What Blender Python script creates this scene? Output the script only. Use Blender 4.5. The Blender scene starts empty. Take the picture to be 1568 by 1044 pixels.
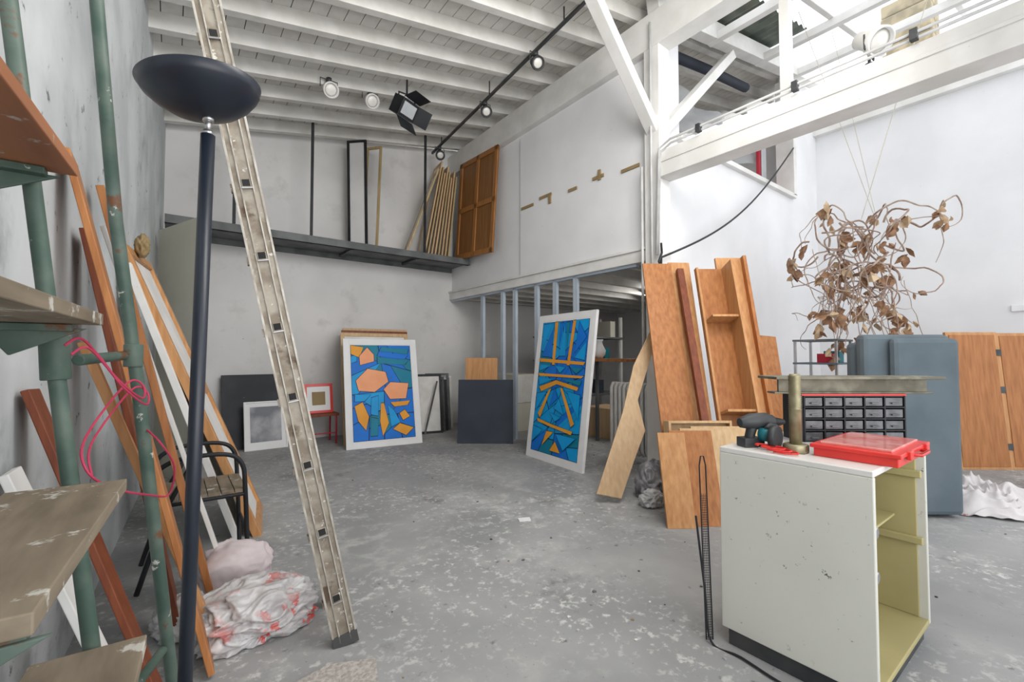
import bpy, bmesh, math, random
from mathutils import Vector, Matrix, Euler, noise
random.seed(7)
V=Vector
sc=bpy.context.scene
sc.view_settings.view_transform='Standard'
COLL=sc.collection
# ---------------- materials ----------------
def mat(name,c1,c2=None,scale=4.0,rough=0.7,metal=0.0,stretch=(1,1,1),lo=0.4,hi=0.6,bump=0.0,detail=6,alpha=None,spec=0.3):
    m=bpy.data.materials.new(name); m.use_nodes=True
    nt=m.node_tree; N=nt.nodes; L=nt.links
    p=N['Principled BSDF']
    p.inputs['Roughness'].default_value=rough; p.inputs['Metallic'].default_value=metal
    p.inputs['Specular IOR Level'].default_value=spec
    c2=c2 or tuple(min(1,x*0.8) for x in c1)
    tc=N.new('ShaderNodeTexCoord'); mp=N.new('ShaderNodeMapping'); mp.inputs['Scale'].default_value=stretch
    no=N.new('ShaderNodeTexNoise'); no.inputs['Scale'].default_value=scale; no.inputs['Detail'].default_value=detail
    cr=N.new('ShaderNodeValToRGB'); cr.color_ramp.elements[0].position=lo; cr.color_ramp.elements[1].position=hi
    cr.color_ramp.elements[0].color=(*c1,1); cr.color_ramp.elements[1].color=(*c2,1)
    L.new(tc.outputs['Object'],mp.inputs['Vector']); L.new(mp.outputs[0],no.inputs['Vector'])
    L.new(no.outputs[0],cr.inputs[0]); L.new(cr.outputs[0],p.inputs['Base Color'])
    if bump>0:
        b=N.new('ShaderNodeBump'); b.inputs['Strength'].default_value=bump; b.inputs['Distance'].default_value=0.01
        L.new(no.outputs[0],b.inputs['Height']); L.new(b.outputs[0],p.inputs['Normal'])
    if alpha is not None: p.inputs['Alpha'].default_value=alpha
    return m
def speck(m,col,scale=30,thr=0.62,soft=0.03,mscale=None,mthr=0.5):
    nt=m.node_tree; N=nt.nodes; L=nt.links; p=N['Principled BSDF']
    src=p.inputs['Base Color'].links[0].from_socket
    tc=N.new('ShaderNodeTexCoord')
    no=N.new('ShaderNodeTexNoise'); no.inputs['Scale'].default_value=scale; no.inputs['Detail'].default_value=8; no.inputs['Roughness'].default_value=0.65
    L.new(tc.outputs['Object'],no.inputs['Vector'])
    mr=N.new('ShaderNodeMapRange'); mr.inputs[1].default_value=thr; mr.inputs[2].default_value=thr+soft
    L.new(no.outputs[0],mr.inputs[0]); f=mr.outputs[0]
    if mscale:
        n2=N.new('ShaderNodeTexNoise'); n2.inputs['Scale'].default_value=mscale; n2.inputs['Detail'].default_value=3
        L.new(tc.outputs['Object'],n2.inputs['Vector'])
        m2=N.new('ShaderNodeMapRange'); m2.inputs[1].default_value=mthr-0.08; m2.inputs[2].default_value=mthr+0.12
        L.new(n2.outputs[0],m2.inputs[0])
        mu=N.new('ShaderNodeMath'); mu.operation='MULTIPLY'; L.new(f,mu.inputs[0]); L.new(m2.outputs[0],mu.inputs[1]); f=mu.outputs[0]
    mx=N.new('ShaderNodeMix'); mx.data_type='RGBA'
    L.new(f,mx.inputs[0]); L.new(src,mx.inputs[6]); mx.inputs[7].default_value=(*col,1)
    L.new(mx.outputs[2],p.inputs['Base Color'])
    return m
def wood(name,c1,c2,rough=0.45,sc=3.0,st=(13,13,0.8)):
    return mat(name,c1,c2,scale=sc,stretch=st,rough=rough,lo=0.3,hi=0.7,detail=4)
white_wall=mat('white_plaster',(.82,.82,.83),(.76,.76,.77),scale=1.2,rough=.85,bump=.1)
speck(white_wall,(.55,.54,.52),scale=14,thr=.70,soft=.04)
back_wallm=mat('grey_white_plaster',(.76,.745,.735),(.67,.66,.65),scale=.9,rough=.9,bump=.1)
speck(back_wallm,(.56,.55,.53),scale=2.2,thr=.56,soft=.2)
speck(back_wallm,(.40,.38,.36),scale=9,thr=.70,soft=.03)
left_wallm=mat('old_plaster',(.64,.67,.68),(.50,.53,.54),scale=1.8,rough=.9,bump=.5)
speck(left_wallm,(.27,.29,.29),scale=3.5,thr=.55,soft=.16,mscale=1.0,mthr=.5)
speck(left_wallm,(.18,.19,.18),scale=12,thr=.64,soft=.05)
white_paint=mat('white_paint_wood',(.80,.79,.77),(.70,.69,.66),scale=3,rough=.7)
speck(white_paint,(.35,.3,.25),scale=22,thr=.69,soft=.04)
ceil_paint=mat('ceiling_paint',(.76,.745,.71),(.66,.645,.60),scale=4,rough=.8)
speck(ceil_paint,(.3,.28,.25),scale=20,thr=.70,soft=.04)
dark=mat('void_shade',(.03,.03,.03),rough=.9)  # near-black colour standing for the shade in board gaps and hollow rungs
floor_m=mat('concrete_floor',(.265,.27,.272),(.36,.362,.36),scale=1.5,rough=.6,lo=.35,hi=.65,bump=.15,spec=.35)
speck(floor_m,(.13,.13,.13),scale=11,thr=.63,soft=.08)
speck(floor_m,(.17,.165,.155),scale=2.5,thr=.60,soft=.12)
speck(floor_m,(.47,.47,.455),scale=6,thr=.50,soft=.16,mscale=.7,mthr=.5)
speck(floor_m,(.58,.58,.56),scale=24,thr=.55,soft=.09,mscale=1.1,mthr=.48)
speck(floor_m,(.60,.60,.58),scale=60,thr=.63,soft=.05)
speck(floor_m,(.14,.14,.14),scale=60,thr=.64,soft=.03)
orange=wood('wood_orange',(.47,.20,.07),(.32,.12,.038))
orange2=wood('wood_light_orange',(.60,.32,.14),(.45,.21,.08))
pine=wood('wood_pine',(.64,.45,.26),(.52,.33,.16))
redwood=wood('wood_red',(.24,.07,.03),(.15,.04,.02))
brown=wood('hardboard_brown',(.30,.14,.05),(.22,.095,.03))
crate_o=wood('crate_frame_wood',(.42,.19,.06),(.32,.13,.035))
oldwood=wood('wood_weathered',(.27,.22,.16),(.15,.12,.085),rough=.8,sc=4,st=(6,1,6))
speck(oldwood,(.52,.5,.45),scale=12,thr=.60,soft=.04)
stepwood=wood('step_wood',(.40,.17,.08),(.26,.11,.06),rough=.7,st=(6,.7,6))
speck(stepwood,(.42,.4,.36),scale=14,thr=.62,soft=.05)
kraft=wood('kraft_board',(.60,.42,.25),(.50,.33,.18))
gold=wood('gold_frame',(.55,.42,.23),(.36,.26,.12))
green=mat('green_metal_paint',(.06,.10,.08),(.11,.15,.125),scale=9,rough=.5,bump=.2)
speck(green,(.55,.55,.5),scale=17,thr=.64,soft=.03)
speck(green,(.16,.07,.035),scale=9,thr=.60,soft=.05)
alu=mat('dirty_aluminium',(.24,.20,.155),(.40,.36,.30),scale=14,rough=.5,metal=.25,bump=.1)
speck(alu,(.66,.64,.58),scale=30,thr=.62,soft=.03)
speck(alu,(.13,.09,.06),scale=6,thr=.58,soft=.08)
flange=mat('worn_bright_aluminium',(.56,.53,.48),(.36,.32,.27),scale=14,rough=.4,metal=.3)
lampm=mat('dark_blue_lacquer',(.012,.017,.028),(.015,.02,.032),rough=.38,spec=.5)
chrome=mat('steel',(.55,.55,.56),(.45,.45,.46),rough=.3,metal=.9)
steel=mat('rusty_steel',(.22,.21,.16),(.13,.12,.09),scale=12,rough=.5,metal=.4)
brass=mat('yellow_steel',(.36,.33,.21),(.26,.23,.14),scale=20,rough=.45,metal=.6)
darkmetal=mat('dark_metal',(.05,.055,.06),(.09,.09,.09),rough=.5,metal=.3)
shelfmetal=mat('grey_metal',(.17,.18,.18),(.11,.12,.12),rough=.6,metal=.2)
black=mat('black_paint',(.015,.016,.019),(.025,.027,.03),rough=.5)
blackgrey=mat('charcoal_board',(.03,.033,.038),(.05,.052,.06),scale=2,rough=.6)
speck(blackgrey,(.25,.25,.25),scale=30,thr=.68,soft=.03)
navy=mat('navy_board',(.035,.042,.058),(.045,.053,.07),scale=2,rough=.7)
cream=mat('cream_panel',(.68,.66,.57),(.62,.60,.50),scale=1,rough=.6)
cabm=mat('cabinet_enamel',(.66,.66,.60),(.61,.61,.55),scale=1.5,rough=.35,spec=.5)
speck(cabm,(.07,.07,.06),scale=34,thr=.645,soft=.02,mscale=3,mthr=.45)
cabtop=mat('cabinet_top_enamel',(.74,.73,.71),(.68,.67,.64),scale=2,rough=.35,spec=.5)
cabin=mat('cabinet_inside_yellow',(.48,.42,.20),(.40,.35,.17),scale=2,rough=.5)
white=mat('white_frame',(.80,.80,.80),(.76,.76,.76),rough=.5)
clothw=mat('pinkish_white_cloth',(.74,.66,.67),(.66,.57,.59),scale=6,rough=.9)
clothp=mat('stained_cloth',(.66,.63,.63),(.56,.53,.53),scale=5,rough=.95)
speck(clothp,(.35,.10,.10),scale=5,thr=.62,soft=.05)
plast=mat('plastic_bag',(.62,.62,.62),(.45,.46,.47),scale=8,rough=.25,spec=.6)
plastred=mat('printed_plastic_sack',(.64,.63,.63),(.5,.48,.48),scale=7,rough=.3,spec=.6,bump=.6)
speck(plastred,(.62,.05,.03),scale=13,thr=.555,soft=.02,mscale=5,mthr=.52)
greybag=mat('grey_bag',(.30,.30,.31),(.10,.10,.11),scale=8,rough=.35,spec=.6)
bluegrey=mat('blue_grey_fabric',(.13,.162,.182),(.105,.135,.155),scale=3,rough=.8,bump=.1)
red=mat('red_plastic',(.70,.04,.03),(.65,.035,.03),rough=.3,spec=.5)
redlid=mat('red_tinted_lid',(.70,.30,.27),(.62,.16,.14),scale=12,rough=.15,spec=.7)
redpaint=mat('red_paint',(.45,.03,.05),(.38,.02,.04),rough=.5)
clearp=mat('frosted_plastic',(.50,.52,.53),(.42,.44,.46),rough=.25,spec=.5)
drawerp=mat('smoked_plastic_drawer',(.13,.135,.145),(.08,.085,.09),scale=25,rough=.2,spec=.6)
bluebin=mat('teal_plastic',(.02,.18,.22),(.015,.14,.17),rough=.4)
pink=mat('pink_rope',(.50,.05,.11),(.38,.035,.07),rough=.7)
rope=mat('rope_white',(.62,.58,.48),rough=.8)
cablew=mat('cable_white',(.65,.65,.64),rough=.5)
studm=mat('stud_metal',(.50,.57,.65),(.45,.52,.60),rough=.45,metal=.1)
leafm=mat('dry_leaf',(.42,.25,.15),(.25,.14,.08),scale=14,rough=.8)
leafm2=mat('dry_leaf_pale',(.60,.46,.31),(.44,.30,.18),scale=14,rough=.8)
twig=mat('dry_vine',(.30,.20,.16),(.48,.38,.31),scale=10,rough=.9)
tan=mat('tan_wood',(.33,.24,.12),(.28,.2,.1),rough=.8)
glassw=mat('lamp_glass',(.85,.83,.78),rough=.2,spec=.6)
matgrey=mat('grey_print',(.17,.18,.20),(.45,.45,.47),scale=3,rough=.5)
ablue=mat('art_blue',(.0,.17,.66),(.0,.15,.58),rough=.5)
acyan=mat('art_cyan',(.0,.33,.72),(.0,.29,.64),rough=.5)
ateal=mat('art_teal',(.0,.21,.33),(.0,.19,.30),rough=.5)
aor=mat('art_orange',(.78,.34,.03),(.72,.30,.025),rough=.5)
apeach=mat('art_peach',(.88,.38,.19),(.84,.34,.16),rough=.5)
aline=mat('art_outline',(.01,.012,.03),rough=.6)
rad=mat('radiator_white',(.76,.75,.72),(.66,.64,.61),scale=5,rough=.5)
bubble=mat('bubble_wrap',(.50,.47,.44),(.38,.35,.32),scale=60,rough=.25,spec=.7,bump=.8)
stone=mat('chimney_stone',(.5,.42,.28),(.32,.27,.18),scale=6,rough=.9,bump=.5)
corr=mat('corrugated_sheet',(.10,.12,.10),(.18,.2,.16),rough=.7)
gl=bpy.data.materials.new('roof_glass'); gl.use_nodes=True
nt=gl.node_tree; nt.nodes.clear()
o=nt.nodes.new('ShaderNodeOutputMaterial'); t_=nt.nodes.new('ShaderNodeBsdfTransparent'); g_=nt.nodes.new('ShaderNodeBsdfGlossy'); g_.inputs['Roughness'].default_value=.1
mx=nt.nodes.new('ShaderNodeMixShader'); mx.inputs[0].default_value=.05; t_.inputs[0].default_value=(.97,.98,.98,1)
nt.links.new(t_.outputs[0],mx.inputs[1]); nt.links.new(g_.outputs[0],mx.inputs[2]); nt.links.new(mx.outputs[0],o.inputs[0])
film=bpy.data.materials.new('plastic_film'); film.use_nodes=True
nt=film.node_tree; p=nt.nodes['Principled BSDF']; p.inputs['Base Color'].default_value=(.6,.62,.65,1); p.inputs['Alpha'].default_value=.45; p.inputs['Roughness'].default_value=.3

# ---------------- builder ----------------
class B:
    def __init__(s,name): s.name=name; s.bm=bmesh.new(); s.mats=[]; s.M=Matrix.Identity(4)
    def mi(s,m):
        if m not in s.mats: s.mats.append(m)
        return s.mats.index(m)
    def face(s,vs,m,smooth=False):
        try: f=s.bm.faces.new(vs)
        except ValueError: return None
        f.material_index=s.mi(m); f.smooth=smooth; return f
    def v(s,p): return s.bm.verts.new(s.M@V(p))
    def hexa(s,P,m):
        vs=[s.v(p) for p in P]
        for q in ((0,3,2,1),(4,5,6,7),(0,1,5,4),(1,2,6,5),(2,3,7,6),(3,0,4,7)): s.face([vs[i] for i in q],m)
    def box(s,c,d,m,rot=None):
        c=V(c); R=Euler(rot).to_matrix() if rot else Matrix.Identity(3)
        P=[]
        for z in (-1,1):
            for x,y in ((-1,-1),(1,-1),(1,1),(-1,1)):
                P.append(c+R@V((x*d[0]/2,y*d[1]/2,z*d[2]/2)))
        s.hexa(P,m)
    def bx(s,a,b,m):
        s.box([(a[i]+b[i])/2 for i in range(3)],[abs(b[i]-a[i]) for i in range(3)],m)
    def beam(s,a,b,w,t,m,up=(0,0,1)):
        a=V(a);b=V(b);d=(b-a).normalized();u=V(up)
        sd=d.cross(u)
        if sd.length<1e-4: sd=d.cross(V((1,0,0)))
        sd.normalize(); u2=sd.cross(d).normalized()
        P=[]
        for e in (a,b):
            for x,y in ((-1,-1),(1,-1),(1,1),(-1,1)): P.append(e+sd*x*w/2+u2*y*t/2)
        s.hexa(P,m)
    def tube(s,pts,r,m,seg=8,closed=False,cap=True):
        pts=[V(p) for p in pts]; n=len(pts); rings=[]; prev=None
        for i,p in enumerate(pts):
            if closed: d=pts[(i+1)%n]-pts[i-1]
            else: d=pts[min(i+1,n-1)]-pts[max(i-1,0)]
            if d.length<1e-9: d=V((0,0,1))
            d.normalize()
            if prev is None:
                x=d.cross(V((0,0,1)))
                if x.length<.05: x=d.cross(V((1,0,0)))
            else:
                x=prev-d*prev.dot(d)
                if x.length<1e-5: x=d.cross(V((0,0,1)))
            x.normalize(); y=d.cross(x); prev=x
            rr=r[i] if isinstance(r,(list,tuple)) else r
            rings.append([s.v(p+(x*math.cos(2*math.pi*k/seg)+y*math.sin(2*math.pi*k/seg))*rr) for k in range(seg)])
        for i in range(n if closed else n-1):
            A=rings[i];C=rings[(i+1)%n]
            for k in range(seg): s.face([A[k],A[(k+1)%seg],C[(k+1)%seg],C[k]],m,seg>6)
        if cap and not closed:
            s.face(rings[0][::-1],m); s.face(rings[-1],m)
    def cyl(s,a,b,r,m,seg=16,r2=None): s.tube([a,b],[r,r if r2 is None else r2],m,seg)
    def poly(s,pts,m): s.face([s.v(p) for p in pts],m)
    def prism(s,pts,vec,m):
        vec=V(vec); a=[s.v(p) for p in pts]; b=[s.v(V(p)+vec) for p in pts]; n=len(pts)
        s.face(a[::-1],m); s.face(b,m)
        for i in range(n): s.face([a[i],a[(i+1)%n],b[(i+1)%n],b[i]],m)
    def lathe(s,prof,M,m,seg=32):
        old=s.M; s.M=s.M@M; rings=[]
        for r,z in prof:
            rings.append([s.v((r*math.cos(2*math.pi*k/seg),r*math.sin(2*math.pi*k/seg),z)) for k in range(seg)])
        for i in range(len(prof)-1):
            for k in range(seg): s.face([rings[i][k],rings[i][(k+1)%seg],rings[i+1][(k+1)%seg],rings[i+1][k]],m,True)
        s.face(rings[0][::-1],m); s.face(rings[-1],m)
        s.M=old
    def blob(s,c,rad,m,amp=.25,freq=2.5,seed=0,sub=5,zmin=0.004,ridge=True,warp=0.0,power=2.0):
        g=bmesh.new(); bmesh.ops.create_icosphere(g,subdivisions=sub,radius=1)
        c=V(c); mp={}
        for v_ in g.verts:
            q=v_.co.copy(); h=0;a=1;f=freq
            l=(abs(q.x)**power+abs(q.y)**power+abs(q.z)**power)**(1/power); q0=q/l
            off=V((seed*3.1,seed*1.7,0))
            w=V((noise.noise(q*1.3+off),noise.noise(q*1.3+off+V((5,0,0))),noise.noise(q*1.3+off+V((0,9,0)))))*warp
            for k in range(4):
                nn=noise.noise((q+w)*f+off+V((0,0,k*5)))
                h+=a*((1-abs(nn)*2.2) if ridge else nn); a*=.45; f*=2.1
            sc_=1+amp*(h*.5-.3 if ridge else h)
            p=V((c.x+q0.x*rad[0]*sc_,c.y+q0.y*rad[1]*sc_,c.z+q0.z*rad[2]*sc_))
            if p.z<zmin: p.z=zmin
            mp[v_.index]=s.v(p)
        for f in g.faces: s.face([mp[v_.index] for v_ in f.verts],m,True)
        g.free()
    def drape(s,c,R,h,m,seed=0,n=70,fold=.35):
        c=V(c); G=[]
        off=V((seed*2.3,seed*4.1,seed))
        for i in range(n+1):
            row=[]
            for j in range(n+1):
                u=2*i/n-1; v=2*j/n-1
                a=math.atan2(v,u); edge=1+.25*noise.noise(V((math.cos(a)*1.5,math.sin(a)*1.5,0))+off)
                x=u*math.sqrt(1-v*v/2); y=v*math.sqrt(1-u*u/2); r=math.hypot(x,y)
                q=V((x,y,0))
                w=noise.noise(q*1.5+off); w2=noise.noise(q*1.3+off+V((7,1,0)))
                H=h*(max(0,1-r**1.8))*(.7+.7*noise.noise(q*1.6+off+V((3,3,0))))
                f1=.5+.5*math.sin((x*2.2+y*.9+w*2.6)*5.5)
                f2=.5+.5*math.sin((y*2.4-x*.6+w2*2.8)*7.5)
                H+=h*fold*(f1**1.5*.9+f2**2*.6+noise.noise(q*9+off)*.25)*(1-.75*r*r)
                row.append(s.v((c.x+x*R[0]*edge,c.y+y*R[1]*edge,max(.004,c.z+H+.006))))
            G.append(row)
        for i in range(n):
            for j in range(n): s.face([G[i][j],G[i+1][j],G[i+1][j+1],G[i][j+1]],m,True)
    def done(s,bevel=0.0):
        bmesh.ops.recalc_face_normals(s.bm,faces=s.bm.faces)
        vs=s.bm.verts
        mn=V([min(v.co[i] for v in vs) for i in range(3)]); mxx=V([max(v.co[i] for v in vs) for i in range(3)])
        c=(mn+mxx)/2; c.z=mn.z
        for v in vs: v.co-=c
        me=bpy.data.meshes.new(s.name); s.bm.to_mesh(me); s.bm.free()
        for m in s.mats: me.materials.append(m)
        o=bpy.data.objects.new(s.name,me); o.location=c; COLL.objects.link(o)
        if bevel>0:
            b=o.modifiers.new('bevel','BEVEL'); b.width=bevel; b.segments=2; b.limit_method='ANGLE'; b.angle_limit=math.radians(50)
        return o
def frameM(bl,br,top,keepv=False):
    bl=V(bl);u=(V(br)-bl).normalized(); v=V(top).normalized()
    if keepv: u=(u-v*u.dot(v)).normalized()
    else: v=(v-u*v.dot(u)).normalized()
    y=v.cross(u)
    M=Matrix.Identity(4)
    for i in range(3): M[i][0]=u[i];M[i][1]=y[i];M[i][2]=v[i];M[i][3]=bl[i]
    return M
def smooth(pts,n=6):
    out=[];N=len(pts)
    for i in range(N-1):
        p0=pts[max(i-1,0)];p1=pts[i];p2=pts[i+1];p3=pts[min(i+2,N-1)]
        for k in range(n):
            t=k/n; out.append(.5*((2*p1)+(p2-p0)*t+(2*p0-5*p1+4*p2-p3)*t*t+(3*p1-p0-3*p2+p3)*t**3))
    out.append(pts[-1]); return out

WL=lambda y:-.12-.045*(7-y)      # left wall line
ZR=lambda x:4.06+.196*(x+.12)    # roof underside
# ---------------- room shell ----------------
b=B('floor'); b.bx((-2,-3,-.1),(9,7.2,0),floor_m); b.done()
b=B('wall_left'); b.prism([(WL(7.2),7.2,0),(WL(-1.5),-1.5,0),(WL(-1.5)-.25,-1.5,0),(WL(7.2)-.25,7.2,0)],(0,0,4.3),left_wallm)
b.done()
b=B('wall_back'); b.prism([(-.12,7,0),(8.4,7,0),(8.4,7,ZR(8.4)),(-.12,7,ZR(-.12)+.05)],(0,.2,0),back_wallm)
b.box((3.86,6.93,3.4),(.06,.1,1.3),back_wallm)
b.done()
b=B('wall_mezzanine'); b.bx((3.95,2.85,2.26),(4.03,7,4.42),white_wall)
b.bx((3.93,2.85,2.26),(3.95,5.0,4.3),white_wall)
b.done()
b=B('trim_mezzanine_edge'); b.bx((3.90,2.8,2.18),(4.05,7,2.30),white_paint); b.bx((3.88,2.8,2.30),(3.94,7,2.33),white_paint); b.done(.004)
b=B('mezzanine_floor'); b.bx((4.05,2.95,2.34),(8.4,7,2.44),ceil_paint)
for i in range(9):
    y=3.2+i*.45; b.bx((4.05,y-.04,2.18),(8.4,y+.04,2.34),ceil_paint)
b.done()
b=B('wall_inner'); b.bx((4.05,2.8,0),(8.4,2.95,3.58),white_wall); b.bx((7.4,2.8,3.58),(8.4,2.95,5.5),white_wall)
b.bx((4.05,2.8,3.58),(4.45,2.95,4.9),white_wall); b.done()
b=B('wall_right'); b.bx((8.4,-3,0),(8.6,7,4.85),white_wall); b.bx((8.4,2.95,4.85),(8.6,7,5.6),white_wall); b.done()
b=B('trim_window_sill'); b.bx((4.4,2.74,3.56),(7.45,2.99,3.62),white_paint); b.bx((7.36,2.74,3.6),(7.46,2.99,5.4),white_paint); b.done(.004)
b=B('ceiling')
def roofboard(x0,x1,y0,y1):
    b.hexa([(x0,y0,ZR(x0)+.1),(x1,y0,ZR(x1)+.1),(x1,y1,ZR(x1)+.1),(x0,y1,ZR(x0)+.1),(x0,y0,ZR(x0)+.125),(x1,y0,ZR(x1)+.125),(x1,y1,ZR(x1)+.125),(x0,y1,ZR(x0)+.125)],ceil_paint)
x=-.6
while x<8.6:
    roofboard(x,x+.148,(-1.5 if x<3.95 else 2.8),7.2); x+=.155
b.hexa([(-.6,-1.5,ZR(-.6)+.15),(4.0,-1.5,ZR(4)+.15),(4,7.2,ZR(4)+.15),(-.6,7.2,ZR(-.6)+.15),(-.6,-1.5,ZR(-.6)+.2),(4.0,-1.5,ZR(4)+.2),(4,7.2,ZR(4)+.2),(-.6,7.2,ZR(-.6)+.2)],dark)  # dark sheet above the boards, painted so the gaps look shaded
b.hexa([(4,2.8,ZR(4)+.15),(8.7,2.8,ZR(8.7)+.15),(8.7,7.2,ZR(8.7)+.15),(4,7.2,ZR(4)+.15),(4,2.8,ZR(4)+.2),(8.7,2.8,ZR(8.7)+.2),(8.7,7.2,ZR(8.7)+.2),(4,7.2,ZR(4)+.2)],dark)
b.done()
b=B('ceiling_rafters')
y=6.75
while y>-1.5:
    x1=3.98 if y<2.8 else 8.4
    b.beam((-.5,y,ZR(-.5)+.025),(x1,y,ZR(x1)+.025),.085,.15,ceil_paint); y-=.47
b.done(.004)
b=B('timber_frame')
b.bx((3.86,2.65,0),(4.04,2.83,4.7),white_paint)
b.bx((3.85,-1.5,4.36),(4.05,7,4.72),white_paint)
b.bx((3.84,-1.5,2.98),(4.04,2.65,3.24),white_paint)
b.bx((3.83,-1.5,3.12),(3.84,2.65,3.15),white_paint)
b.beam((3.9,2.74,3.5),(2.86,2.74,4.62),.1,.12,white_paint,up=(0,1,0))
b.beam((4.0,2.74,3.5),(5.5,2.74,4.95),.1,.12,white_paint,up=(0,1,0))
b.beam((3.9,2.74,5.0-.18),(8.4,2.74,ZR(8.4)-.04),.14,.2,white_paint)
b.beam((4.05,1.55,3.24),(4.05,1.55,5.0),.07,.08,white_paint,up=(0,1,0))
for yy in (1.9,1.0,.1,-.8): b.beam((4.0,yy,ZR(4)+.02),(8.45,yy,ZR(8.45)+.02),.06,.12,white_paint)
for xx in (5.1,6.3,7.4): b.beam((xx,-1.5,ZR(xx)-.1),(xx,2.8,ZR(xx)-.1),.08,.1,white_paint)
b.bx((8.3,-1.5,4.78),(8.42,2.8,4.93),white_paint)
b.done(.006)
b=B('roof_glass_panes')
b.poly([(4,-1.5,ZR(4)+.1),(8.5,-1.5,ZR(8.5)+.1),(8.5,2.8,ZR(8.5)+.1),(4,2.8,ZR(4)+.1)],gl); b.done()
b=B('corrugated_roof_sheet')
n=60
for i in range(n):
    x0=4.9+i*.03; x1=x0+.03
    z0=.05+.025*math.sin(i*1.2); z1=.05+.025*math.sin((i+1)*1.2)
    b.poly([(x0,2.3,ZR(x0)+.12+z0),(x1,2.3,ZR(x1)+.12+z1),(x1,2.8,ZR(x1)+.12+z1),(x0,2.8,ZR(x0)+.12+z0)],corr)
b.done()
b=B('chimney_stack')
for i in range(6):
    b.box((9.3+random.uniform(-.04,.04),1.75,5.6+i*.22),(.6+random.uniform(-.08,.08),.6,.2),stone)
b.done(.02)
b=B('conduit_pipes')
for k,zz in enumerate((3.27,3.30)): b.tube([(3.83-.02*k,-1.5,zz),(3.83-.02*k,2.5,zz),(3.83-.02*k,2.62,zz-.05),(3.83-.02*k,2.66,2.2)],.011,cablew)
b.tube([(3.82,2.72,4.6),(3.82,2.72,1.2)],.012,cablew)
b.tube([(3.84,2.85,3.15),(3.84,2.85,1.0)],.014,cablew)
for yy in (2.2,1.4,.7): b.box((3.81,yy,3.285),(.05,.04,.07),darkmetal)
b.done()
b=B('hanging_cable')
P=[]
for i in range(25):
    t=i/24; a=V((3.8,2.6,2.16)); c=V((7.35,2.74,4.3)); p_=a.lerp(c,t); p_.z-=.26*math.sin(math.pi*t); P.append(p_)
P=[V((3.8,2.6,2.3)),V((3.78,2.58,2.2)),V((3.7,2.56,2.1)),V((3.72,2.55,2.05))]+P
b.tube(P,.011,black); b.done()
b=B('red_door'); b.bx((7.05,3.1,2.45),(7.3,3.15,4.7),redpaint); b.bx((7.1,3.08,3.9),(7.25,3.1,4.5),clearp); b.done(.01)
b=B('upper_room_cupboard'); b.bx((5,3.4,2.45),(6.5,3.8,3.7),brown); b.bx((5.3,3.9,2.45),(6.9,4.3,3.95),shelfmetal); b.beam((4.6,3.6,3.73),(6.8,3.7,3.85),.06,.1,pine); b.done(.01)
b=B('hanging_plastic_sheet')
n=14
G=[[b.v((4.6+2.5*i/n,3.25+.08*math.sin(i*1.3+j)*1,4.75-.6*(j/6)-.14*math.sin(math.pi*i/n)+.0)) for i in range(n+1)] for j in range(7)]
for j in range(6):
    for i in range(n): b.face([G[j][i],G[j][i+1],G[j+1][i+1],G[j+1][i]],film,True)
b.done()
b=B('rolled_tarp'); b.tube([(4.7,3.05,4.80),(5.6,3.05,4.95),(6.6,3.07,5.1)],.06,navy); b.done()
b=B('wall_cleats')
for (y,z,L,r) in ((4.83,3.28,.27,0),(4.45,3.32,.24,0),(4.36,3.26,.05,1),(3.94,3.26,.15,0),(3.52,3.28,.17,0),(3.5,3.3,.05,2),(3.06,3.23,.24,0)):
    if r==0: b.bx((3.915,y-L/2,z-.018),(3.93,y+L/2,z+.018),tan)
    else: b.bx((3.912,y-.02,z-.06),(3.93,y+.02,z+.06),tan)
b.done()
b=B('metal_studs')
for y in (6.0,5.45,5.15,4.66,4.29,3.92):
    b.bx((3.93,y-.03,0),(3.98,y-.027,2.2),studm); b.bx((3.93,y+.027,0),(3.98,y+.03,2.2),studm); b.bx((3.93,y-.03,0),(3.933,y+.03,2.2),studm)
b.bx((3.93,3.0,2.15),(3.98,6.98,2.19),studm)
b.done()
# ---------------- storage shelf ----------------
b=B('storage_platform')
b.bx((-.10,6.37,2.73),(3.92,6.99,2.75),shelfmetal)
b.bx((-.10,6.35,2.70),(3.92,6.39,2.80),shelfmetal)
b.bx((-.10,6.33,2.70),(3.92,6.42,2.712),shelfmetal)
b.bx((-.10,6.95,2.66),(3.92,6.99,2.73),shelfmetal)
for x in (.9,2.0,3.0): b.bx((x-.02,6.39,2.69),(x+.02,6.99,2.73),darkmetal)
for x in (.57,1.46,3.13): b.beam((x,6.41,2.8),(x,6.41,ZR(x)+.02),.035,.02,black,up=(0,1,0))
b.done()
b=B('cream_panel'); b.M=frameM((-.14,5.9,0),(.19,5.04,0),(0,0,1)); b.bx((0,0,0),(.92,.04,2.5),cream); b.bx((0,.04,0),(.04,.3,2.5),cream); b.done(.004)
def openframe(b,W,H,T,w,m,inside=None):
    b.bx((0,0,0),(w,T,H),m); b.bx((W-w,0,0),(W,T,H),m); b.bx((w,0,0),(W-w,T,w),m); b.bx((w,0,H-w),(W-w,T,H),m)
    if inside: b.bx((w,T*.4,w),(W-w,T*.4+.008,H-w),inside)
b=B('picture_frame'); b.M=frameM((2.05,6.75,2.78),(2.33,6.48,2.78),(-.22,.1,1.65)); openframe(b,.30,1.60,.03,.035,black,back_wallm)
b.M=frameM((2.24,6.72,2.78),(2.42,6.5,2.78),(.02,.14,1.7)); openframe(b,.26,1.62,.03,.035,gold,None); b.done(.003)
b=B('picture_frame'); b.M=frameM((2.88,6.5,2.78),(2.98,6.9,2.78),(.55,.0,1.5)); openframe(b,.42,1.5,.03,.05,gold,None); b.bx((.05,.01,.05),(.37,.02,1.45),back_wallm); b.done(.003)
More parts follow.
